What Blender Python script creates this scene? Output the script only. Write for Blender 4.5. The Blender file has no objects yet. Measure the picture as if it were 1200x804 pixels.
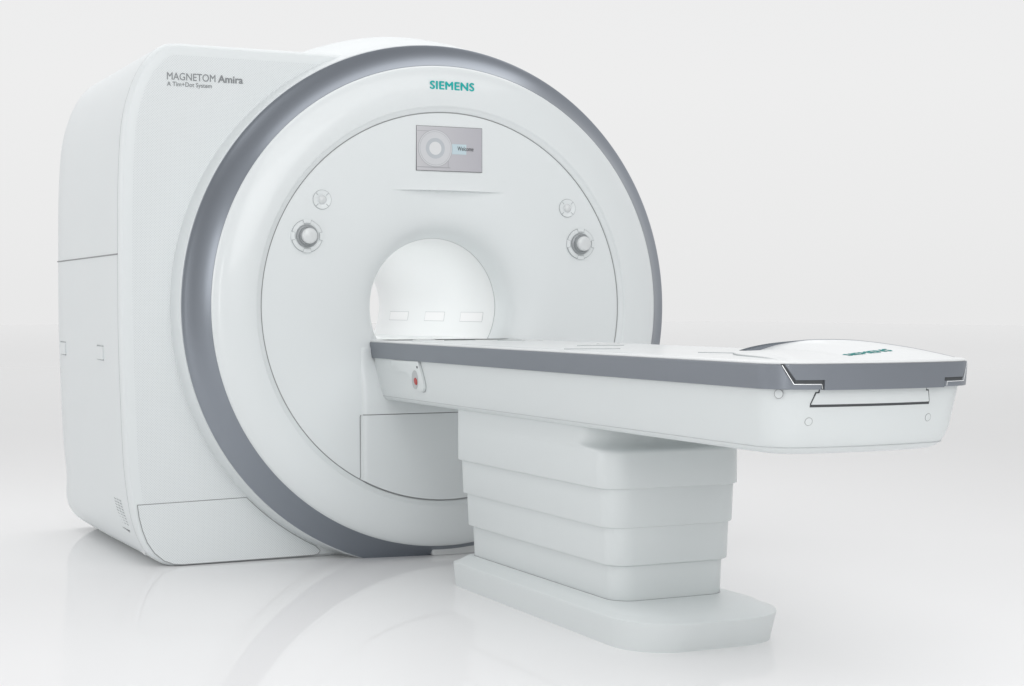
import bpy, math, random
from mathutils import Vector
sc = bpy.context.scene
COL = sc.collection
R = math.radians
ZC = 1.075          # height of the bore axis

# ------------------------------------------------------------------ materials
def mat(name, base, rough=.4, metal=0., spec=.5, emit=None, es=0., coat=0., mottle=0.):
    m = bpy.data.materials.new(name); m.use_nodes = True
    nt = m.node_tree; b = nt.nodes['Principled BSDF']
    b.inputs['Base Color'].default_value = (*base, 1)
    b.inputs['Roughness'].default_value = rough
    b.inputs['Metallic'].default_value = metal
    b.inputs['Specular IOR Level'].default_value = spec
    b.inputs['Coat Weight'].default_value = coat
    b.inputs['Coat Roughness'].default_value = .08
    if emit:
        b.inputs['Emission Color'].default_value = (*emit, 1)
        b.inputs['Emission Strength'].default_value = es
    if mottle:      # faint unevenness of moulded, painted plastic
        tc = nt.nodes.new('ShaderNodeTexCoord'); n = nt.nodes.new('ShaderNodeTexNoise')
        n.inputs['Scale'].default_value = 2.2; n.inputs['Detail'].default_value = 3
        mr = nt.nodes.new('ShaderNodeMapRange'); mr.inputs['To Min'].default_value = rough-mottle; mr.inputs['To Max'].default_value = rough+mottle
        nt.links.new(tc.outputs['Object'], n.inputs['Vector']); nt.links.new(n.outputs['Fac'], mr.inputs['Value'])
        nt.links.new(mr.outputs['Result'], b.inputs['Roughness'])
        n2 = nt.nodes.new('ShaderNodeTexNoise'); n2.inputs['Scale'].default_value = 900; n2.inputs['Detail'].default_value = 1
        bp = nt.nodes.new('ShaderNodeBump'); bp.inputs['Strength'].default_value = .03; bp.inputs['Distance'].default_value = .0005
        nt.links.new(tc.outputs['Object'], n2.inputs['Vector']); nt.links.new(n2.outputs['Fac'], bp.inputs['Height'])
        nt.links.new(bp.outputs['Normal'], b.inputs['Normal'])
    return m
WHITE = (.765, .800, .806)
M = {}
M['white'] = mat('white_paint', WHITE, .36, mottle=.05)
M['table'] = mat('table_white_paint', (.700, .735, .737), .36, mottle=.05)
M['top'] = mat('white_laminate', (.715, .733, .734), .3, mottle=.04)
M['liner'] = mat('bore_liner', (.84, .855, .855), .4, mottle=.04)
M['band'] = mat('blue_grey_metallic', (.30, .326, .364), .33, metal=.92, mottle=.03)
M['trim'] = mat('grey_trim', (.228, .248, .278), .33, metal=.45, mottle=.03)
M['gap'] = mat('shadow_gap_rubber', (.07, .075, .08), .8)
M['seam'] = mat('seam_rubber', (.31, .32, .325), .8)
M['softseam'] = mat('pale_seam', (.42, .45, .455), .6)
M['ring'] = mat('white_ring_lacquer', WHITE, .34, mottle=.04, coat=.35)
M['pale'] = mat('pale_joint', (.56, .585, .59), .6)
M['teal'] = mat('teal_print', (.0, .42, .40), .5)
M['print'] = mat('grey_print', (.26, .275, .285), .6)
M['ink'] = mat('dark_print', (.12, .13, .14), .6)
M['knob'] = mat('knob_plastic', (.70, .725, .73), .25, coat=.3)
M['cup'] = mat('knob_collar_grey', (.34, .36, .37), .35, metal=.2)
M['metal'] = mat('bright_edge', (.85, .87, .88), .2, metal=.3)
M['red'] = mat('red_button', (.45, .045, .04), .35)
M['led'] = mat('lit_diffuser', (.80, .80, .80), .5, emit=(1, 1, 1), es=.07)
M['fascia'] = mat('perforated_fascia', (.72, .75, .755), .5)
def fascia_nodes():
    m = M['fascia']; nt = m.node_tree; b = nt.nodes['Principled BSDF']
    tc = nt.nodes.new('ShaderNodeTexCoord')
    sep = nt.nodes.new('ShaderNodeSeparateXYZ'); nt.links.new(tc.outputs['Object'], sep.inputs[0])
    def ax(sock, off):
        a = nt.nodes.new('ShaderNodeMath'); a.operation = 'MULTIPLY'; a.inputs[1].default_value = 2*math.pi/.0105
        nt.links.new(sock, a.inputs[0])
        s = nt.nodes.new('ShaderNodeMath'); s.operation = 'SINE'; nt.links.new(a.outputs[0], s.inputs[0]); return s.outputs[0]
    p = nt.nodes.new('ShaderNodeMath'); p.operation = 'MULTIPLY'
    nt.links.new(ax(sep.outputs[0], 0), p.inputs[0]); nt.links.new(ax(sep.outputs[2], 0), p.inputs[1])
    mr = nt.nodes.new('ShaderNodeMapRange'); mr.inputs['From Min'].default_value = .35; mr.inputs['From Max'].default_value = .75
    nt.links.new(p.outputs[0], mr.inputs['Value'])
    mx = nt.nodes.new('ShaderNodeMix'); mx.data_type = 'RGBA'
    mx.inputs['A'].default_value = (*WHITE, 1); mx.inputs['B'].default_value = (.60, .63, .64, 1)
    nt.links.new(mr.outputs['Result'], mx.inputs['Factor']); nt.links.new(mx.outputs['Result'], b.inputs['Base Color'])
fascia_nodes()
def floor_mat():
    m = bpy.data.materials.new('glossy_white_floor'); m.use_nodes = True
    nt = m.node_tree; b = nt.nodes['Principled BSDF']
    b.inputs['Base Color'].default_value = (.86, .86, .862, 1)
    b.inputs['Specular IOR Level'].default_value = .04
    tc = nt.nodes.new('ShaderNodeTexCoord'); n = nt.nodes.new('ShaderNodeTexNoise')
    n.inputs['Scale'].default_value = .8; n.inputs['Detail'].default_value = 4
    mr = nt.nodes.new('ShaderNodeMapRange'); mr.inputs['To Min'].default_value = .03; mr.inputs['To Max'].default_value = .04
    nt.links.new(tc.outputs['Object'], n.inputs['Vector']); nt.links.new(n.outputs['Fac'], mr.inputs['Value'])
    nt.links.new(mr.outputs['Result'], b.inputs['Roughness'])
    return m
M['floor'] = floor_mat()

# ------------------------------------------------------------------ mesh builder
class MB:
    def __init__(s): s.v = []; s.f = []; s.m = []
    def add(s, vs, fs, mi=0):
        o = len(s.v); s.v += [tuple(p) for p in vs]
        for f in fs: s.f.append(tuple(o+i for i in f)); s.m.append(mi)
    def grid(s, rows, closed=False, mi=0, mf=None):
        n = len(rows[0]); vs = [p for r in rows for p in r]; o = len(s.v); s.v += [tuple(p) for p in vs]
        for i in range(len(rows)-1):
            for j in range(n if closed else n-1):
                k = (j+1) % n
                s.f.append((o+i*n+j, o+i*n+k, o+(i+1)*n+k, o+(i+1)*n+j)); s.m.append(mf(i, j) if mf else mi)
    def cap(s, loop, mi=0, flip=False):
        f = list(range(len(loop))); s.add(loop, [f[::-1] if flip else f], mi)
    def revolve(s, prof, seg=240, c=(0, ZC), a0=0, a1=2*math.pi, mi=0, mf=None):
        full = abs(a1-a0-2*math.pi) < 1e-6; n = seg if full else seg+1
        rows = [[(c[0]+r*math.cos(a0+(a1-a0)*k/seg), y, c[1]+r*math.sin(a0+(a1-a0)*k/seg)) for k in range(n)] for r, y in prof]
        s.grid(rows, closed=full, mi=mi, mf=mf)
    def prism(s, poly, axis, d0, d1, mi=0, bev=0):     # poly of 2-D points, axis 'x' 'y' 'z'
        def P(p, d): return {'x': (d, p[0], p[1]), 'y': (p[0], d, p[1]), 'z': (p[0], p[1], d)}[axis]
        n = len(poly); vs = [P(p, d0) for p in poly]+[P(p, d1) for p in poly]
        fs = [tuple(range(n))[::-1], tuple(range(n, 2*n))]+[(i, (i+1) % n, n+(i+1) % n, n+i) for i in range(n)]
        s.add(vs, fs, mi)
    def tube(s, pts, r, mi=0, seg=6):
        pts = [Vector(p) for p in pts]; rows = []
        for i, p in enumerate(pts):
            t = (pts[min(i+1, len(pts)-1)]-pts[max(i-1, 0)]).normalized()
            up = Vector((0, 1, 0)) if abs(t.y) < .8 else Vector((1, 0, 0))
            a = t.cross(up).normalized(); b = t.cross(a)
            rows.append([tuple(p+r*(math.cos(2*math.pi*k/seg)*a+math.sin(2*math.pi*k/seg)*b)) for k in range(seg)])
        s.grid(rows, closed=True, mi=mi); s.cap(rows[0], mi); s.cap(rows[-1], mi, True)
    def build(s, name, mats, parent=None, angle=35, clip=None, bevel=0, weld=True):
        if not isinstance(mats, (list, tuple)): mats = [mats]
        me = bpy.data.meshes.new(name); me.from_pydata(s.v, [], s.f)
        for m in mats: me.materials.append(m)
        me.polygons.foreach_set('material_index', s.m)
        import bmesh
        bm = bmesh.new(); bm.from_mesh(me)
        if weld: bmesh.ops.remove_doubles(bm, verts=bm.verts, dist=2e-5)
        if clip is not None:
            bmesh.ops.bisect_plane(bm, geom=bm.verts[:]+bm.edges[:]+bm.faces[:], plane_co=(0, 0, clip), plane_no=(0, 0, 1), clear_inner=True)
        bmesh.ops.recalc_face_normals(bm, faces=bm.faces)
        bm.to_mesh(me); bm.free()
        me.shade_smooth(); me.set_sharp_from_angle(angle=R(angle))
        o = bpy.data.objects.new(name, me); COL.objects.link(o)
        if bevel:
            b = o.modifiers.new('bevel', 'BEVEL'); b.width = bevel; b.segments = 3; b.limit_method = 'ANGLE'; b.angle_limit = R(40); b.harden_normals = True
        if parent: o.parent = parent
        return o
def empty(name, loc, label, cat, group=None):
    o = bpy.data.objects.new(name, None); COL.objects.link(o); o.location = loc; o.empty_display_size = .1
    o['label'] = label; o['category'] = cat
    if group: o['group'] = group
    return o
def rrect(x0, x1, y0, y1, r, n=8):
    out = []
    for cx, cy, a in ((x1-r, y1-r, 0), (x0+r, y1-r, 90), (x0+r, y0+r, 180), (x1-r, y0+r, 270)):
        for k in range(n+1):
            t = R(a+90*k/n); out.append((cx+r*math.cos(t), cy+r*math.sin(t)))
    return out
def lerp(a, b, t): return a+(b-a)*t
def sstep(t): t = max(0, min(1, t)); return t*t*(3-2*t)
def interp(xs, ys, x):
    if x <= xs[0]: return ys[0]
    for i in range(len(xs)-1):
        if x <= xs[i+1]: return lerp(ys[i], ys[i+1], (x-xs[i])/(xs[i+1]-xs[i]))
    return ys[-1]
def catmull(pts, n=8):
    out = []; P = [pts[0]]+list(pts)+[pts[-1]]
    for i in range(1, len(P)-2):
        p0, p1, p2, p3 = [Vector(q) for q in P[i-1:i+3]]
        for k in range(n):
            t = k/n
            out.append(.5*((2*p1)+(-p0+p2)*t+(2*p0-5*p1+4*p2-p3)*t*t+(-p0+3*p1-3*p2+p3)*t**3))
    out.append(Vector(pts[-1])); return out
def lettering(name, body, size, width, material, parent, loc, rot, bold=0., ext=.0006, align='LEFT', spacing=1., strong=0.):
    c = bpy.data.curves.new(name, 'FONT'); c.body = body; c.size = size; c.offset = bold; c.extrude = ext
    c.align_x = align; c.align_y = 'CENTER'; c.space_character = spacing; c.resolution_u = 6
    t = bpy.data.objects.new(name, c); COL.objects.link(t)
    bpy.context.view_layer.update()
    dg = bpy.context.evaluated_depsgraph_get()
    me = bpy.data.meshes.new_from_object(t.evaluated_get(dg)); me.name = name
    COL.objects.unlink(t); bpy.data.objects.remove(t)
    xs = [v.co.x for v in me.vertices]; k = width/(max(xs)-min(xs)); x0 = min(xs) if align == 'LEFT' else (min(xs)+max(xs))/2
    for v in me.vertices: v.co.x = (v.co.x-x0)*k
    me.materials.clear(); me.materials.append(material)
    if strong:      # heavier strokes: the same letters laid again, a hair apart
        vs = [v.co.copy() for v in me.vertices]; fs = [tuple(p.vertices) for p in me.polygons]; V = []; Fs = []
        for k, (dx, dy) in enumerate(((0, 0), (1, 0), (-1, 0), (0, .6), (0, -.6))):
            o_ = len(V); V += [(v.x+dx*strong, v.y+dy*strong, v.z+.00012*k) for v in vs]; Fs += [tuple(i+o_ for i in f) for f in fs]
        me = bpy.data.meshes.new(name); me.from_pydata(V, [], Fs); me.materials.append(material)
    o = bpy.data.objects.new(name, me); COL.objects.link(o); o.location = loc; o.rotation_euler = rot; o.parent = parent
    return o

# ------------------------------------------------------------------ floor
m = MB(); m.grid([[(x, y, 0) for x in (-60, -12, -4, 4, 12, 60)] for y in (-60, -12, -4, 4, 12, 90)])
fl = m.build('floor', M['floor']); fl['kind'] = 'structure'

# ================================================================== SCANNER
S = empty('mri_scanner', (0, 0, 0), 'large white ring-shaped MRI scanner with blue-grey band and cabinet behind', 'scanner')

# --- cabinet: outline in (x,z), rounded on the left, following the ring on the right
left = [(0, -.004), (-.60, -.004), (-.95, -.004), (-1.09, -.004), (-1.144, .000), (-1.19, .018), (-1.233, .050), (-1.262, .092), (-1.285, .145), (-1.305, .215), (-1.319, .304), (-1.330, .40), (-1.337, .515), (-1.346, .76), (-1.351, .934), (-1.3525, 1.12),
        (-1.352, 1.292), (-1.350, 1.559), (-1.340, 1.768), (-1.330, 1.85), (-1.318, 1.907), (-1.302, 1.96), (-1.283, 2.01), (-1.256, 2.062), (-1.223, 2.105), (-1.19, 2.137), (-1.152, 2.157), (-1.10, 2.163), (-1.03, 2.163), (-.8, 2.163), (-.508, 2.163), (-.2, 2.163), (.0, 2.163)]
outl = [(p.x, p.y) for p in catmull([Vector((a, b, 0)) for a, b in left], 4)]
arc = [(1.06*math.sin(t), ZC+1.06*math.cos(t)) for t in [math.pi*k/40 for k in range(2, 38)]]
for a, b in arc: outl.append((a, max(b, -.004)))
def inset(pts, d):
    out = []; n = len(pts)
    for i in range(n):
        a = Vector(pts[i-1]); b = Vector(pts[(i+1) % n]); t = (b-a).normalized(); nrm = Vector((t.y, -t.x))   # clockwise outline: inward is right
        p = Vector(pts[i]); cdir = (Vector((0, ZC))-p)
        if nrm.dot(cdir) < 0: nrm = -nrm
        out.append(tuple(p+nrm*d))
    return out
def ring3(pts, y): return [(a, y, b) for a, b in pts]
YF, YB = .232, 1.635
m = MB()
def square(y):      # the lower rear corner is tighter than the front one
    return [(a-.034*math.exp(-((b-.115)/.105)**2)*sstep((y-.27)/1.0) if a < -1.0 else a, b) for a, b in outl]
rows = [ring3(square(y), y) for y in (YB-.05, 1.4, 1.2, 1.0, .8, .65, .5, .38)]+[ring3(outl, .274)]
m.grid(rows, closed=True)
sq = square(YB-.05); back = [ring3(sq, YB-.05), ring3(inset(sq, .008), YB-.02), ring3(inset(sq, .03), YB), ]
inner = [(.31*math.cos(math.atan2(b-ZC, a)), YB, ZC+.31*math.sin(math.atan2(b-ZC, a))) for a, b in outl]
m.grid(back+[inner], closed=True)
m.grid([ring3(outl, .274), ring3(inset(outl, .006), .274), ring3(inset(outl, .006), .270), ring3(outl, .270)], closed=True, mi=1)
cab = m.build('cabinet_shell', [M['white'], M['softseam']], S, angle=30)
# front fascia of the cabinet
m = MB()
fr = [ring3(outl, .270), ring3(inset(outl, .0015), .258), ring3(inset(outl, .007), .246), ring3(inset(outl, .016), .237), ring3(inset(outl, .030), .2335), ring3(inset(outl, .052), YF)]
def circ_in(r, y): return [(r*math.cos(math.atan2(b-ZC, a)), y, ZC+r*math.sin(math.atan2(b-ZC, a))) for a, b in outl]
m.grid(fr, closed=True)
m.grid([fr[-1], circ_in(.95, YF)], closed=True, mi=1)
m.build('front_fascia', [M['white'], M['fascia']], S, angle=30)

# seam round the lower access panel of the fascia
def offs(pts, y): return [(a, y, b) for a, b in pts]
pn = [(-1.285, .262), (-1.10, .2655), (-.826, .271)]
for k in range(1, 17):
    a = lerp(math.atan2(.273-ZC, -.823), math.atan2(.047-ZC, -.52), k/16); pn.append((1.152*math.cos(a), ZC+1.152*math.sin(a)))
pn += [(-.50, .026), (-.51, .013), (-.53, .009), (-.8, .0075), (-1.10, .006), (-1.135, .010), (-1.175, .026), (-1.215, .06), (-1.245, .105), (-1.264, .155), (-1.278, .21), (-1.285, .262)]
m = MB()
m.tube(offs(pn, YF-.0002), .0019, mi=1, seg=6)
m.prism(pn[:-1], 'y', YF-.0012, YF+.004, mi=0)
m.build('access_panel', [M['fascia'], M['seam']], S, angle=30)
# side seam, latches, vent
m = MB(); m.tube([(-1.3525, y, 1.290-.0*(y-.27)) for y in (.272, .7, 1.1, 1.60)], .0028, mi=0)
m.build('side_seam', M['seam'], S)
for y0 in (.565, 1.41):
    m = MB(); xs = -1.3515
    m.tube([(xs, y0, .906), (xs, y0+.12, .908), (xs, y0+.12, .850), (xs, y0, .848)], .0032)
    m.prism([(y0, .85), (y0+.118, .85), (y0+.118, .905), (y0, .905)], 'x', xs-.0035, xs+.02, mi=1)
    m.build('side_latch', [M['softseam'], M['white']], S)
m = MB()
for k in range(9):
    for j in range(3):
        y = .36+.05*j+.006*k; z = .165+.012*k
        xx = interp([b for a, b in left[8:16]], [a for a, b in left[8:16]], z)-.0026
        m.tube([(xx, y, z), (xx, y+.028, z+.002)], .0018, seg=5)
m.build('side_vent', M['softseam'], S)
m = MB(); z = .138
xx = interp([b for a, b in left[7:16]], [a for a, b in left[7:16]], z)-.0026
m.tube([(xx, .38, z), (xx-.002, .52, z+.004)], .0020, mi=0)
m.tube([(xx+.001, .38, z-.006), (xx, .52, z-.002)], .0018, mi=1)
m.build('cable_slot', [M['gap'], M['metal']], S)
m = MB(); m.prism([(.30, .045), (.36, .05), (.35, .07), (.30, .075)], 'x', -1.24, -1.225)
m.build('levelling_foot', M['top'], S)

# --- flared shell behind the band
m = MB()
m.revolve([(1.122, .118), (1.133, .124), (1.136, .16), (1.140, .20), (1.149, .245), (1.175, .33), (1.205, .42), (1.222, .50), (1.226, .58), (1.205, .68), (1.12, .80), (1.0, .86)], 300)
m.build('rear_shell', M['white'], S, clip=.0, angle=40)
# --- blue-grey band
m = MB()
m.revolve([(1.0, .05), (1.0325, .022), (1.034, .0240), (1.042, .0350), (1.052, .048), (1.063, .060), (1.075, .0715), (1.088, .0825), (1.102, .0925), (1.116, .1015), (1.127, .108), (1.129, .110), (1.129, .127), (1.10, .135)], 300)
m.build('grey_band', M['band'], S, clip=.0, angle=40)
m = MB(); m.prism(rrect(-.055, .62, .0, .034, .01), 'y', .045, .20)
m.build('floor_plinth', M['top'], S, bevel=.004)
# --- white front ring
m = MB()
m.revolve([(.829, .02), (.8312, -.002), (.8325, -.0045), (.8495, -.0165), (.8505, -.0185), (.856, -.0225), (.87, -.0250), (.92, -.0235), (.96, -.017), (1.0, -.004), (1.022, .009), (1.0285, .0165), (1.0315, .0235), (1.0, .05)], 300)
m.build('front_ring', M['ring'], S, angle=22)

# --- concave front cover
def face_y(x, z):
    r = math.hypot(x, z-ZC)
    q = max(0, r-.3); y = .058*math.exp(-q/.018)+.107*math.exp(-q/.105)*max(0, 1-q/.53)
    # shallow ledge below the display
    zl = 1.573-.055*(x-.008)**2
    w = max(0, 1-((x-.008)/.262)**2)**1.2
    if z < zl: y += .016*w*sstep(1-(zl-z)/.20)
    return y
m = MB(); rows = []
rr = [.2988+.5312*(k/150)**1.35 for k in range(151)]
for r in rr: rows.append([(r*math.cos(2*math.pi*k/600), face_y(r*math.cos(2*math.pi*k/600), ZC+r*math.sin(2*math.pi*k/600)), ZC+r*math.sin(2*math.pi*k/600)) for k in range(600)])
# snap the ledge rows: vertices just under the ledge line keep the sharp step
m.grid(rows, closed=True)
m.revolve([(.8275, -.0005), (.8275, .012), (.832, .012)], 240, mi=1)
m.revolve([(.8272, -.0010), (.8305, -.0010)], 240, mi=1)
m.build('front_cover', [M['white'], M['seam']], S, angle=50, weld=False)
# lip above the ledge: a thin wedge proud of the cover, fading at both ends
m = MB(); rows = []
for i in range(9):
    v = i/8; row = []
    for k in range(61):
        x = .008+.262*(k/30-1); zl = 1.573-.055*(x-.008)**2; w = max(0, 1-((x-.008)/.262)**2)
        z = zl+.05*v; row.append((x, face_y(x, max(z, zl+.001))-.009*w*(1-v)**2, z))
    rows.append(row)
m.grid(rows)
m.grid([[(x, y+.02, z) for x, y, z in rows[0]], rows[0]])
m.build('display_ledge', M['white'], S, angle=30)

# --- bore
m = MB()
m.revolve([(.2988, .1655), (.2988, .9), (.2988, 1.600), (.305, 1.620), (.315, YB-.001)], 160)
m.build('bore_tube', M['liner'], S, angle=30)
m = MB(); m.revolve([(.2990, .1670), (.2980, .1672), (.2980, .1700), (.2990, .1702)], 160)
m.build('bore_seam', M['softseam'], S)
a0 = math.asin((1.008-ZC)/.298); a1 = math.asin((1.047-ZC)/.298)
for ya, yb in ((.30, .53), (.74, .96), (1.20, 1.43)):
    m = MB()
    def strip(r, aa, ab, y0, y1):
        return [[(r*math.cos(lerp(aa, ab, k/8)), yy, ZC+r*math.sin(lerp(aa, ab, k/8))) for k in range(9)] for yy in (y0, (y0+y1)/2, y1)]
    m.grid(strip(.2984, a0-.010, a1+.010, ya-.012, yb+.012), mi=1)
    m.grid(strip(.2978, a0-.003, a1+.003, ya-.008, yb+.008), mi=0)
    m.build('bore_light', [M['led'], M['pale']], S)
m = MB(); m.prism([(-.247, .90), (.247, .90), (.262, .926), (.258, .931), (-.258, .931), (-.262, .926)], 'y', .02, 1.60)
m.build('bore_deck', M['top'], S, bevel=.002)

# --- docking console at the bottom of the cover
def col_y(x, w=.400, rad=.03, proud=-.009):
    d = w-abs(x)
    return proud if d > rad else lerp(.03, proud, math.sqrt(max(0, 1-((rad-d)/rad)**2)))
def console(z0f, z1, name, topround, inx=0):
    xs = [-.400+inx+(.800-2*inx)*(.5-.5*math.cos(math.pi*k/80)) for k in range(81)]
    m = MB(); rows = []
    lv = [0, .02, .1, .5, .9, 1]
    def yy(x, z):       # fades into the dished cover towards its top
        k = sstep((z-.66)/.20) if topround else 0
        return lerp(col_y(x), face_y(x, z)-.0025+(col_y(x)+.009)*.3, k)
    if topround: lv = [k/14 for k in range(15)]
    for t in lv: rows.append([(x, yy(x, lerp(z0f(x), z1, t)), lerp(z0f(x), z1, t)) for x in xs])
    if topround:
        for q in (20, 45, 70, 90):
            rows.append([(x, yy(x, z1)+.012*(1-math.cos(R(q))), z1+.02*math.sin(R(q))) for x in xs])
        rows.append([(x, .12, z1+.02) for x in xs])
    else: rows.append([(x, .05, z1) for x in xs])
    m.grid(rows)
    m.grid([[(x, .05, z0f(x)) for x in xs], rows[0]])
    return m
m = console(lambda x: .6225, .890, 'c', True); m.build('docking_console', M['white'], S, angle=40)
m = console(lambda x: ZC-math.sqrt(.8265**2-x*x), .6185, 'c', False); con = m.build('lower_access_panel', M['white'], S, angle=40)
m = MB(); xs = [-.399+.798*k/60 for k in range(61)]
zb = ZC-math.sqrt(.829**2-.400**2)
m.grid([[(x, col_y(x)+.003, .626) for x in xs], [(x, col_y(x)+.003, .615) for x in xs]])
m.tube([(-.3985, .000, .6205), (-.4010, .0005, .612), (-.4010, .0005, .40), (-.4005, .0005, zb+.012), (-.406, .000, zb-.002)], .0022)
m.tube([(x, col_y(x)+.0015, .6205) for x in xs], .0017)
m.tube([(x, col_y(x)+.002, ZC-math.sqrt(.8285**2-x*x)) for x in xs], .0022)
m.build('panel_seam', M['seam'], con)

# --- display
D = MB(); yd = -.0012
D.prism([(-.147, 1.654), (.160, 1.654), (.160, 1.8445), (-.147, 1.8445)], 'y', yd, .03)
disp = D.build('display', M['gap'], S)
g = bpy.data.materials.new('screen_picture'); g.use_nodes = True; nt = g.node_tree; b = nt.nodes['Principled BSDF']
tc = nt.nodes.new('ShaderNodeTexCoord'); sp = nt.nodes.new('ShaderNodeSeparateXYZ'); mr = nt.nodes.new('ShaderNodeMapRange')
mr.inputs['From Min'].default_value = -.15; mr.inputs['From Max'].default_value = .16
rp = nt.nodes.new('ShaderNodeMix'); rp.data_type = 'RGBA'; rp.inputs['A'].default_value = (.56, .56, .58, 1); rp.inputs['B'].default_value = (.46, .455, .49, 1)
nt.links.new(tc.outputs['Object'], sp.inputs[0]); nt.links.new(sp.outputs[0], mr.inputs['Value']); nt.links.new(mr.outputs['Result'], rp.inputs['Factor'])
nt.links.new(rp.outputs['Result'], b.inputs['Base Color']); b.inputs['Roughness'].default_value = .3
nt.links.new(rp.outputs['Result'], b.inputs['Emission Color']); b.inputs['Emission Strength'].default_value = .04
m = MB(); m.add([(-.1455, yd-.0008, 1.6555), (.1585, yd-.0008, 1.6555), (.1585, yd-.0008, 1.843), (-.1455, yd-.0008, 1.843)], [(0, 1, 2, 3)])
m.build('screen', g, disp)
m = MB(); cx_, cz_ = -.060, 1.750; y_ = yd-.0014
def disc(mb, r0, r1, y, mi, c=(cx_, cz_), seg=64): mb.revolve([(r0, y), (r1, y)], seg, c=c, mi=mi)
scr_m = [mat('screen_pale', (.62, .63, .65), .5), mat('screen_line', (.36, .37, .39), .5), mat('screen_shade', (.50, .53, .56), .5), mat('screen_white', (.72, .73, .74), .5), mat('screen_blue', (.54, .66, .71), .5)]
m.add([(-.143, y_, 1.668), (.01, y_, 1.668), (.01, y_, 1.6705), (-.143, y_, 1.6705)], [(0, 1, 2, 3)], 1)
m.add([(-.143, y_, 1.822), (-.085, y_, 1.822), (-.085, y_, 1.8235), (-.143, y_, 1.8235)], [(0, 1, 2, 3)], 1)
m.add([(-.001, y_, 1.670), (.001, y_, 1.670), (.001, y_, 1.71), (-.001, y_, 1.71)], [(0, 1, 2, 3)], 1)
disc(m, .0, .079, y_-.0002, 1); disc(m, 0, .0775, y_-.0004, 0); disc(m, 0, .0715, y_-.0006, 1); disc(m, 0, .0705, y_-.0008, 0)
disc(m, 0, .044, y_-.0010, 2); disc(m, 0, .028, y_-.0012, 3)
m.add([(.018, y_-.0002, 1.728), (.085, y_-.0002, 1.728), (.085, y_-.0002, 1.7715), (.018, y_-.0002, 1.7715)], [(0, 1, 2, 3)], 4)
m.build('screen_drawing', scr_m, disp, weld=False)
lettering('screen_lettering', 'Welcome', .026, .075, M['ink'], disp, (.043, y_-.001, 1.752), (R(90), 0, 0))

# --- writing on the scanner
lettering('maker_lettering', 'SIEMENS', .049, .203, M['teal'], S, (-.091, -.0225, 2.0145), (R(90), 0, 0), strong=.0017, spacing=1.08)
lettering('name_lettering', 'MAGNETOM', .043, .203, M['print'], S, (-1.155, YF-.0015, 2.021), (R(90), 0, 0))
lettering('name_lettering', 'Amira', .043, .105, M['print'], S, (-.940, YF-.0015, 2.021), (R(90), 0, 0), strong=.0011)
lettering('subtitle_lettering', 'A Tim+Dot System', .026, .187, M['print'], S, (-1.155, YF-.0015, 1.990), (R(90), 0, 0))

# --- round controls
def control(x, z):
    y0 = face_y(x, z); m = MB()
    m.revolve([(.067, y0+.001), (.067, y0-.004), (.0655, y0-.0055), (.050, y0-.006), (.046, y0-.003)], 64, c=(x, z))
    m.revolve([(.0662, y0-.0054), (.0672, y0-.0048), (.0680, y0-.001)], 64, c=(x, z), mi=1)
    ring = m.build('control_bezel', [M['white'], M['softseam']], S, angle=30)
    for a in (0, 90, 180, 270):
        m = MB(); a_, b_ = R(a-15), R(a+15)
        prof = [(.069, y0-.001), (.069, y0-.008), (.054, y0-.009), (.053, y0-.003)]
        rows = [[(x+r*math.cos(lerp(a_, b_, k/6)), y, z+r*math.sin(lerp(a_, b_, k/6))) for k in range(7)] for r, y in prof]
        m.grid(rows); m.cap([r[0] for r in rows]); m.cap([r[-1] for r in rows])
        m.tube([(x+.0535*math.cos(lerp(a_, b_, k/6)), y0-.0088, z+.0535*math.sin(lerp(a_, b_, k/6))) for k in range(7)], .0011, mi=1)
        for e in (a_, b_): m.tube([(x+.054*math.cos(e), y0-.0085, z+.054*math.sin(e)), (x+.0685*math.cos(e), y0-.008, z+.0685*math.sin(e))], .0008, mi=1)
        m.build('bezel_pad', [M['white'], M['softseam']], ring)
    m = MB(); m.revolve([(.047, y0-.003), (.046, y0-.009), (.042, y0-.012), (.039, y0-.013), (.037, y0-.030), (.0335, y0-.030)], 64, c=(x, z))
    m.build('knob_collar', M['cup'], ring, angle=30)
    m = MB(); m.revolve([(.0325, y0-.010), (.0325, y0-.040), (.0318, y0-.043), (.029, y0-.0455), (.022, y0-.048), (.012, y0-.0495), (.0005, y0-.050)], 64, c=(x, z))
    m.build('knob_cap', M['knob'], ring, angle=40)
def port(x, z):
    y0 = face_y(x, z); m = MB()
    m.revolve([(.040, y0+.001), (.040, y0-.002), (.0385, y0-.004), (.024, y0-.002), (.020, y0-.0005), (.0195, y0+.0005)], 48, c=(x, z))
    m.revolve([(.0388, y0-.0036), (.0402, y0-.0030), (.0408, y0-.0008)], 48, c=(x, z), mi=1)
    for k in range(4):
        a = R(45+90*k)
        m.tube([(x+.025*math.cos(a), y0-.003, z+.025*math.sin(a)), (x+.038*math.cos(a), y0-.0045, z+.038*math.sin(a))], .0012, mi=1)
    p = m.build('port_ring', [M['white'], M['softseam']], S, angle=30)
    m = MB(); m.revolve([(.019, y0+.0005), (.017, y0-.006), (.012, y0-.011), (.0005, y0-.013)], 48, c=(x, z))
    m.build('port_dome', M['knob'], p, angle=40)
control(-.634, 1.366); control(.640, 1.354); port(-.567, 1.518); port(.575, 1.511)

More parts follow.
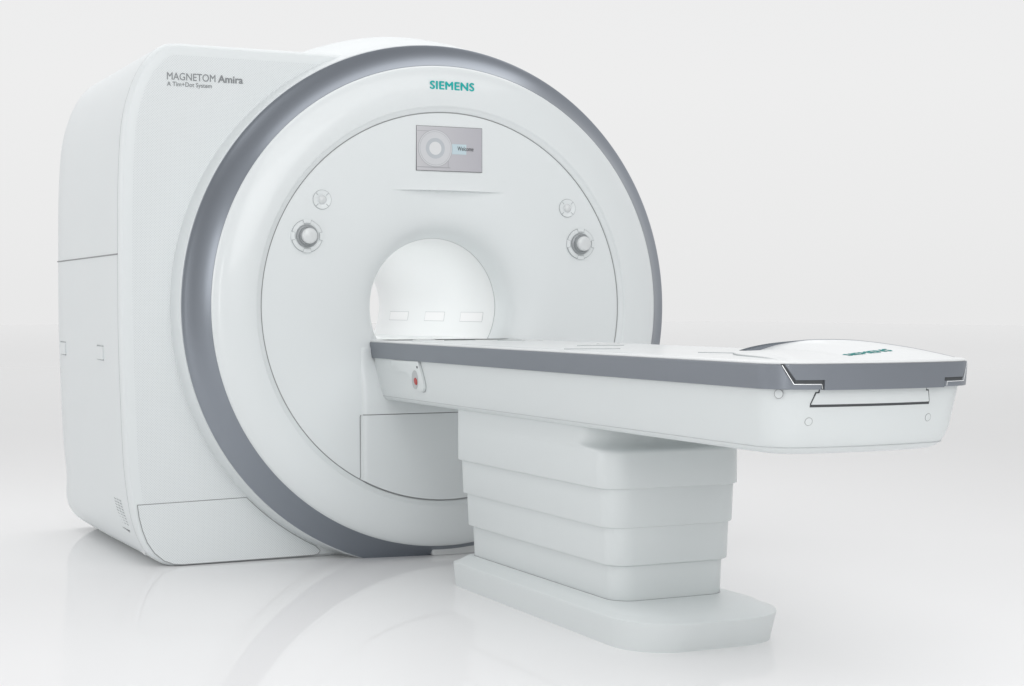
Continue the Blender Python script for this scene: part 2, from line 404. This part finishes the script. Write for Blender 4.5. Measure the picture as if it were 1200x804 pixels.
# ================================================================== PATIENT TABLE
T = empty('patient_table', (0, -1.3, 0), 'long white patient table with grey edge band on a stepped pedestal', 'patient table')
def TB(o):          # keep world coordinates under the table's empty
    o.location.y += 1.3; return o
def fcurve(x, yf, h): return yf+.052*(x/h)**2
def outline(off, y0, n=14, h=.3415, yf=-2.998, rad=.125, foff=None):
    foff = off if foff is None else foff
    hh = h-off; r = max(rad-off*.5, .03); xe = -hh+r; phi = 0
    for _ in range(20):
        phi = math.atan(.104*abs(xe)/h**2); xe = -hh+r-r*math.sin(phi)
    cy = fcurve(xe, yf+foff, h)+r*math.cos(phi); pts = []
    ys = [y0+(cy-y0)*k/10 for k in range(11)]
    pts += [(-hh, y) for y in ys[:-1]]
    a1 = math.pi*1.5-phi
    for k in range(n+1):
        a = lerp(math.pi, a1, k/n); pts.append((-hh+r+r*math.cos(a), cy+r*math.sin(a)))
    for k in range(1, 16):
        x = lerp(xe, 0, k/15); pts.append((x, fcurve(x, yf+foff, h)))
    return pts+[(-x, y) for x, y in pts[-2::-1]]
def loft(mb, sections, mi=0, cap_top=True, cap_bot=True):
    rows = [[(x, y, q[0]) for x, y in outline(q[1], q[2], foff=q[3] if len(q) > 3 else None)] for q in sections]
    mb.grid(rows, closed=True, mi=mi)
    if cap_bot: mb.cap(rows[0], mi)
    if cap_top: mb.cap(rows[-1], mi, True)
OUT = outline(0, .0)
fx = [p for p in OUT if p[1] < -2.80]; fx.sort()
def yout(x): return interp([p[0] for p in fx], [p[1] for p in fx], x)
BODY = [(.678, .115, .03, .150), (.679, .085, .03, .125), (.683, .062, .03, .106), (.6895, .049, .03, .092), (.699, .042, .03, .080), (.7005, .0415, .03, .0785), (.716, .036, .03, .068), (.74, .030, .03, .055), (.80, .022, .03, .042), (.84, .017, .03, .032), (.858, .015, .03, .028)]
def boff(z): return interp([b[0] for b in BODY], [b[3] for b in BODY], z)
def soff(z): return interp([b[0] for b in BODY], [b[1] for b in BODY], z)
m = MB(); loft(m, BODY); loft_o = outline(.0408, .03, foff=.0778); m.tube([(x, y, .6995) for x, y in loft_o], .0011, mi=1)
TB(m.build('table_body', [M['table'], M['pale']], T, angle=40))
m = MB(); loft(m, [(.8585, .012, .045), (.8590, .0045, .045), (.861, .0035, .045), (.922, .0, .045), (.9245, .001, .045), (.9255, .004, .045)])
TB(m.build('edge_band', M['trim'], T, angle=25))
m = MB(); loft(m, [(.9245, .004, .045), (.9275, .0025, .045), (.9305, .0035, .045), (.933, .007, .045), (.9345, .013, .045), (.9345, .028, .045), (.9325, .045, .045), (.9315, .07, .045)])
top = TB(m.build('table_top', M['top'], T, angle=40))
# sockets and lines let into the top
m = MB()
for a in ([(-.06, -.10), (.10, -.06)], [(.16, -.16), (.27, -.19)], [(-.24, -1.55), (-.05, -1.60)], [(.02, -1.15), (.20, -1.18)], [(-.05, -2.1), (.02, -2.22)]):
    m.tube([(a[0][0], a[0][1], .9318), (a[1][0], a[1][1], .9318)], .0022)
m.tube([(-.285, -.1, .9322), (-.285, -2.1, .9322)], .0012)
m.build('top_groove', M['softseam'], top)
for x, y in ((-.10, .03), (.255, -.30), (.26, -.95)):
    m = MB(); m.prism(rrect(x-.045, x+.045, y-.022, y+.022, .015, 5), 'z', .930, .9365)
    m.build('socket_cover', M['top'], top, bevel=.0015)

# --- domed end cover with its grey rear rim
crest = [(-.004, -2.262, .9425), (.022, -2.285, .953), (.055, -2.335, .9645), (.090, -2.405, .973), (.120, -2.495, .9795), (.17, -2.61, .979), (.25, -2.71, .9645), (.30, -2.82, .945), (.322, -2.905, .9285)]
lft = [(-.300, -2.950, .9265), (-.252, -2.855, .929), (-.205, -2.755, .9325), (-.165, -2.64, .9345), (-.130, -2.52, .9355), (-.100, -2.41, .9360), (-.060, -2.32, .9370), (-.030, -2.280, .939)]
cr = catmull(crest, 6); lf = catmull(lft+[crest[0]], 4)[:-1]
bound = []; rim_o = []; rim_i = []
for p in lf: bound.append(p)
for i, p in enumerate(cr):
    t = i/(len(cr)-1); k = (1-sstep(t*2.1))
    d = Vector((.10*k, -.02, 0))*.25; q = p+d+Vector((0, 0, -.0015-.0105*k)); q.z = max(q.z, .9375 if t < .5 else q.z)
    rim_o.append(p); rim_i.append(q); bound.append(q)
n = len(bound); rows = []
for v in [k/16 for k in range(17)]:
    row = []
    for i, p in enumerate(bound):
        s_ = i/(n-1); fxx = lerp(-.298, .318, sstep(s_)*.35+s_*.65)
        fp = Vector((fxx, yout(fxx)+.006, .9275))
        q = p.lerp(fp, v); q.z += lerp(.030, .002, s_)*math.sin(math.pi*v)**1.5*math.sin(math.pi*s_)**1.0
        if v > .9: q.z = min(q.z, .9275+.05*(1-v))
        row.append(tuple(q))
    rows.append(row)
m = MB(); m.grid(rows)
m.grid([[(p.x, p.y, .924) for p in bound], [tuple(p) for p in bound]], mi=0)
cov = TB(m.build('end_cover', [M['top']], T, angle=50))
m = MB(); m.grid([[tuple(p) for p in rim_i], [tuple(p) for p in rim_o], [(p.x+.003, p.y+.004, p.z-.003) for p in rim_o], [(p.x+.003, p.y+.004, .925) for p in rim_o]])
m.build('cover_rim', M['trim'], cov, angle=30)
m = MB(); m.tube([tuple(p+Vector((-.002, 0, -.0035))) for p in lf], .0016); m.build('cover_seam', M['softseam'], cov)
cl = lettering('cover_lettering', 'SIEMENS', .050, .150, M['teal'], cov, (0, 0, 0), (0, 0, 0), strong=.0018, align='CENTER', spacing=1.05)
from mathutils.bvhtree import BVHTree
bvh = BVHTree.FromPolygons([v.co for v in cov.data.vertices], [p.vertices for p in cov.data.polygons])
for v in cl.data.vertices:      # lay the print on the domed surface
    v.co.x += .070; v.co.y -= 2.80
    h = bvh.ray_cast(Vector((v.co.x, v.co.y, 2)), Vector((0, 0, -1)))
    v.co.z = (h[0].z if h[0] else .95)+.0006

# --- front plate, drop-down flap and their gaps
def plate(mb, cols, proud, thick, off, mi=0):
    fr_, bk = [], []
    for x, z0, z1 in cols:
        fr_.append([(x, yout(x)+off(lerp(z0, z1, t))-proud, lerp(z0, z1, t)) for t in (0, .5, 1)])
        bk.append([(x, yout(x)+off(lerp(z0, z1, t))-proud+thick, lerp(z0, z1, t)) for t in (0, .5, 1)])
    mb.grid(fr_, mi=mi); mb.grid(bk, mi=mi)
    mb.grid([[f[0] for f in fr_], [b[0] for b in bk]], mi=mi); mb.grid([[f[2] for f in fr_], [b[2] for b in bk]], mi=mi)
    mb.grid([fr_[0], bk[0]], mi=mi); mb.grid([fr_[-1], bk[-1]], mi=mi)
toff = lambda z: .0035*(1-(z-.861)/.061)
def front_cols(g, low):
    c = [(-.294-g, .9235-g*.2, .926), (-.284-g, .905-g, .926), (-.272-g, .8845-g, .926)]
    c += [(-.25, .8845-g, .926), (-.197-g, .8845-g, .926), (-.1965-g, low, .926)]
    c += [(lerp(-.19, .19, k/16), low, .926) for k in range(17)]
    c += [(.1965+g, low, .926), (.197+g, .8845-g, .926), (.25, .8845-g, .926), (.272+g, .8845-g, .926), (.284+g, .905-g, .926), (.294+g, .9235-g*.2, .926)]
    return [(x-.012, a, b) for x, a, b in c]
m = MB(); plate(m, front_cols(.0055, .8588), .0015, .004, toff); TB(m.build('front_plate_gap', M['gap'], T))
m = MB(); plate(m, front_cols(0, .8575), .0065, .008, toff); TB(m.build('front_plate', M['trim'], T, bevel=.0012))
for s in (-1, 1):      # bright strip on each notch's lower lip, its gleam put into the colour
    m = MB(); pts = [(s*.2995-.012, .923), (s*.2765-.012, .8735), (s*.2060-.012, .8730), (s*.2045-.012, .862)]
    m.tube([(x, yout(x)-.0045, z) for x, z in pts], .0012); TB(m.build('notch_gleam', M['metal'], T))
    m = MB(); plate(m, [(s*lerp(.2735, .2015, k/4)-.012, .8752, .8850) for k in range(5)], .0035, .004, toff); TB(m.build('notch_slot', M['gap'], T))
flap = [(-.246, .844, .8565), (-.2415, .8405, .8565)]
def flap_cols(g, dz):
    a, b = -.222, .160
    c = [(a-g, .8175-dz, .820), (a+.010-g, .8175-dz, .8480+g), (a+.0185-g, .8175-dz, .8485+g), (a+.019-g, .8175-dz, .8582)]
    c += [(lerp(a+.026, b-.026, k/16), .8175-dz, .8582) for k in range(17)]
    c += [(b-.019+g, .8175-dz, .8582), (b-.0185+g, .8175-dz, .8485+g), (b-.010+g, .8175-dz, .8480+g), (b+g, .8175-dz, .820)]
    return c
m = MB(); plate(m, flap_cols(.0028, .007), .0012, .004, boff); TB(m.build('flap_gap', M['gap'], T))
m = MB(); plate(m, flap_cols(0, 0), .0026, .006, boff); TB(m.build('front_flap', M['table'], T, bevel=.001))
# screw caps
def cap_on_front(x, z, r):
    y = yout(x)+boff(z); m = MB()
    def pt(rad, k, d): xx, zz = x+rad*math.cos(2*math.pi*k/32), z+rad*math.sin(2*math.pi*k/32); return (xx, yout(xx)+boff(zz)-d, zz)
    m.grid([[pt(r, k, -.003) for k in range(32)], [pt(r, k, .0008) for k in range(32)]], closed=True); m.cap([pt(r, k, .0008) for k in range(32)])
    m.tube([pt(r+.0005, k, .0004) for k in range(33)], .0007, mi=1)
    m.build('screw_cap', [M['table'], M['seam']], T).location.y += 1.3
cap_on_front(-.222, .772, .0098); cap_on_front(.168, .773, .0098)
# cap on the rounded corner: found on the outline, turned along its normal
i = min(range(len(OUT)), key=lambda k: abs(OUT[k][0]+.318)+(0 if OUT[k][0] < 0 and OUT[k][1] < -2.8 else 9))
px_, py_ = OUT[i]; nx, ny = (OUT[i+1][1]-OUT[i-1][1]), -(OUT[i+1][0]-OUT[i-1][0]); ln = math.hypot(nx, ny); nx /= ln; ny /= ln
m = MB(); cc = Vector((px_-nx*.0240, py_-ny*.0240, .8465)); tx = Vector((-ny, nx, 0)); nn = Vector((nx, ny, 0)); r = .0115
m.cap([tuple(cc+nn*.0012+r*(math.cos(2*math.pi*k/32)*tx+math.sin(2*math.pi*k/32)*Vector((0, 0, 1)))) for k in range(32)])
m.tube([tuple(cc+nn*.0006+(r+.0005)*(math.cos(2*math.pi*k/32)*tx+math.sin(2*math.pi*k/32)*Vector((0, 0, 1)))) for k in range(33)], .0009, mi=1)
TB(m.build('screw_cap', [M['table'], M['seam']], T))

# --- release lever on the side
m = MB()
def side_x(z): return -.3415+soff(z)
lp = [(-.20, .857), (-.20, .822), (-.345, .812), (-.36, .805), (-.385, .790), (-.405, .770), (-.425, .752), (-.455, .740), (-.485, .738), (-.505, .748), (-.512, .770), (-.505, .800), (-.480, .8585)]
lp = [(p.x, p.y) for p in catmull([Vector((a, b, 0)) for a, b in lp], 4)]
n = len(lp)
m.grid([[(side_x(z)+.004, y, z) for y, z in lp], [(side_x(z)-.012, y, z) for y, z in lp], [(side_x(lerp(z, .80, .05))-.015, lerp(y, -.40, .05), lerp(z, .80, .05)) for y, z in lp]], closed=True)
m.cap([(side_x(lerp(z, .80, .05))-.015, lerp(y, -.40, .05), lerp(z, .80, .05)) for y, z in lp])
lev = TB(m.build('release_lever', M['table'], T, angle=40))
m = MB(); m.tube([(side_x(z)-.001, y, z) for y, z in lp[4:]], .0018)
m.build('lever_shadow_gap', M['softseam'], lev)
def ell(cy, cz, ry, rz, d, tilt=0, nseg=32):
    out = []
    for k in range(nseg):
        a = 2*math.pi*k/nseg; u, w = ry*math.cos(a), rz*math.sin(a); y = cy+u*math.cos(tilt)-w*math.sin(tilt); z = cz+u*math.sin(tilt)+w*math.cos(tilt)
        out.append((side_x(z)-d, y, z))
    return out
m = MB(); m.grid([ell(-.440, .785, .030, .040, .0155, .5), ell(-.440, .785, .030, .040, .0165, .5)], closed=True); m.cap(ell(-.440, .785, .030, .040, .0165, .5)); m.build('finger_recess', mat('recess_shade_grey', (.5, .52, .525), .5), lev)  # flat oval, no hollow cut; the recess's shade is painted as grey
m = MB(); m.grid([ell(-.449, .779, .016, .0150, .016, .4), ell(-.449, .779, .014, .0130, .019, .4)], closed=True); m.cap(ell(-.449, .779, .014, .0130, .019, .4)); m.build('red_button', M['red'], lev)
m = MB(); m.grid([ell(-.478, .836, .006, .005, .0155), ell(-.478, .836, .006, .005, .0162)], closed=True); m.cap(ell(-.478, .836, .006, .005, .0162)); m.build('lever_screw', M['gap'], lev)

# --- pedestal: four telescoping covers
def rr2(hx, yf, yb, r, n=12, rb=None):      # front corners r, back corners rb
    rb = r if rb is None else rb; out = []
    for cx, cy, q, a in ((hx-rb, yb-rb, rb, 0), (-hx+rb, yb-rb, rb, 90), (-hx+r, yf+r, r, 180), (hx-r, yf+r, r, 270)):
        for k in range(n+1):
            t = R(a+90*k/n); out.append((cx+q*math.cos(t), cy+q*math.sin(t)))
    return out
SEG = [(.118, .242, .213, -1.872, -.690, .075), (.236, .366, .232, -1.888, -.672, .08), (.360, .493, .248, -1.896, -.655, .085)]
for z0, z1, hx, yf, yb, r in SEG[::-1]:
    m = MB(); secs = [(z0+.004, .012), (z0, .010), (z0, .0035), (z0+.001, .0012), (z0+.004, 0), (z1-.01, -.0035), (z1, -.0035)]
    rows = [[(a, b, z) for a, b in rr2(hx-o, yf+o, yb-o, r)] for z, o in secs]
    m.grid(rows, closed=True); m.cap(rows[-1])
    TB(m.build('pedestal_cover', M['table'], T, angle=40))
m = MB(); hx, yf, yb, r = .265, -1.905, -.640, .09
secs = [(.491, .012), (.487, .010), (.487, .0035), (.488, .0012), (.491, 0)]
rows = [[(a, b, z) for a, b in rr2(hx-o, yf+o, yb-o, r)] for z, o in secs]
def neck(z, t): return [(a, b, z) for a, b in rr2(hx, yf+.075*t, yb, r+.10*t, rb=r)]
rows += [neck(.600, 0), neck(.608, .04), neck(.613, .15), neck(.617, .45), neck(.622, .75), neck(.632, .93), neck(.650, 1.0), neck(.690, 1.04)]
m.grid(rows, closed=True); m.cap(rows[-1])
TB(m.build('pedestal_cover', M['table'], T, angle=50))
# base
m = MB()
def base(z, hb, hf, yf, yb, r):
    out = []
    for a, b in rr2(.3, yf, yb, r, 14, rb=.035):
        k = (yb-b)/(yb-yf); out.append((a*lerp(hb, hf, k)/.3, b, z))
    return out
rows = [base(0.0, .270, .285, -2.135, -.672, .180), base(.010, .271, .286, -2.137, -.673, .182), base(.090, .285, .297, -2.178, -.685, .215), base(.0945, .285, .297, -2.178, -.685, .215), base(.0965, .283, .295, -2.175, -.687, .215),
        base(.1035, .262, .275, -2.12, -.697, .19), base(.106, .258, .271, -2.115, -.697, .19), base(.1125, .240, .262, -2.06, -.698, .14), base(.115, .236, .256, -2.05, -.698, .135), base(.119, .222, .236, -1.95, -.698, .12), base(.1195, .19, .20, -1.84, -.72, .10)]
m.grid(rows, closed=True); m.cap(rows[-1]); m.cap(rows[0], flip=True)
TB(m.build('pedestal_base', M['table'], T, angle=50))
m = MB()
rows = [[(a, b, z) for a, b in rr2(.2145, -1.8735, -.689, .076)] for z in (.1150, .1205)]; m.grid(rows, closed=True)
TB(m.build('base_joint', M['seam'], T))
for o in [c for c in T.children if c.name.startswith('pedestal_cover')]: pass

# ------------------------------------------------------------------ camera
F_PX = 1952.; yaw = R(25.5); pit = math.atan(44/F_PX)
cam = bpy.data.cameras.new('camera'); co = bpy.data.objects.new('camera', cam); COL.objects.link(co)
cam.sensor_width = 36; cam.lens = F_PX/1200*36; cam.clip_end = 400; cam.clip_start = .05
co.location = (-2.83, -6.57, 1.08); co.rotation_euler = (R(90)-pit, 0, -yaw)
sc.camera = co

# ------------------------------------------------------------------ light
w = bpy.data.worlds.new('World'); sc.world = w; w.use_nodes = True
nt = w.node_tree; bg = nt.nodes['Background']
tc = nt.nodes.new('ShaderNodeTexCoord'); sp = nt.nodes.new('ShaderNodeSeparateXYZ'); rp = nt.nodes.new('ShaderNodeValToRGB')
nt.links.new(tc.outputs['Generated'], sp.inputs[0]); nt.links.new(sp.outputs[2], rp.inputs[0])
# the studio is bright behind the scanner and dimmer on the photographer's side
mr = nt.nodes.new('ShaderNodeMapRange'); mr.interpolation_type = 'SMOOTHSTEP'
mr.inputs['From Min'].default_value = -.75; mr.inputs['From Max'].default_value = .05; mr.inputs['To Min'].default_value = .36
nt.links.new(sp.outputs[1], mr.inputs['Value']); nt.links.new(mr.outputs['Result'], bg.inputs['Strength'])
nt.links.new(rp.outputs[0], bg.inputs['Color'])
e = rp.color_ramp.elements
e[0].position = 0; e[0].color = (.812, .812, .812, 1)
e[1].position = 1; e[1].color = (.50, .50, .51, 1)
x_ = rp.color_ramp.elements.new(.045); x_.color = (.832, .832, .832, 1)
x_ = rp.color_ramp.elements.new(.13); x_.color = (.855, .855, .855, 1)
x_ = rp.color_ramp.elements.new(.35); x_.color = (.835, .835, .845, 1)
bg.inputs['Strength'].default_value = 1.0
def area(name, loc, target, size, sy, power):
    l = bpy.data.lights.new(name, 'AREA'); l.shape = 'RECTANGLE'; l.size = size; l.size_y = sy; l.energy = power
    o = bpy.data.objects.new(name, l); COL.objects.link(o); o.location = loc
    o.rotation_euler = (Vector(target)-Vector(loc)).to_track_quat('-Z', 'Y').to_euler(); return o
area('rear_softbox', (0, 2.2, 5.2), (0, 1.9, 0), 7, 3.8, 100)
area('ceiling_softbox', (0, -4.7, 5.2), (0, -3.6, 0), 7, 3.8, 135)
area('background_fill', (6, 17, 9), (6, 17, 0), 34, 16, 380)  # added above the view to brighten the far floor
area('front_softbox', (-1.5, -10.5, 4.2), (0, -1.0, .6), 7, 4, 275)
area('side_strip', (-6.7, -7.3, 1.7), (-.8, -1.0, 1.1), .9, 3.0, 60)
area('left_softbox', (-9, 2.0, 3.0), (-1.3, .8, 1.0), 4, 4, 85)
area('bore_fill', (.0, .95, 1.36), (0, .95, 1.0), .12, 1.3, 1.15)  # added fill under the bore roof, standing in for the bore's own lighting
area('bore_side_fill', (-.278, .82, 1.12), (.5, .82, 1.12), 1.25, .12, 1.05)  # added fill hidden behind the left lip, brightens right wall and funnel
vs = sc.view_settings; vs.view_transform = 'Standard'; vs.look = 'None'; vs.exposure = 0; vs.gamma = 1
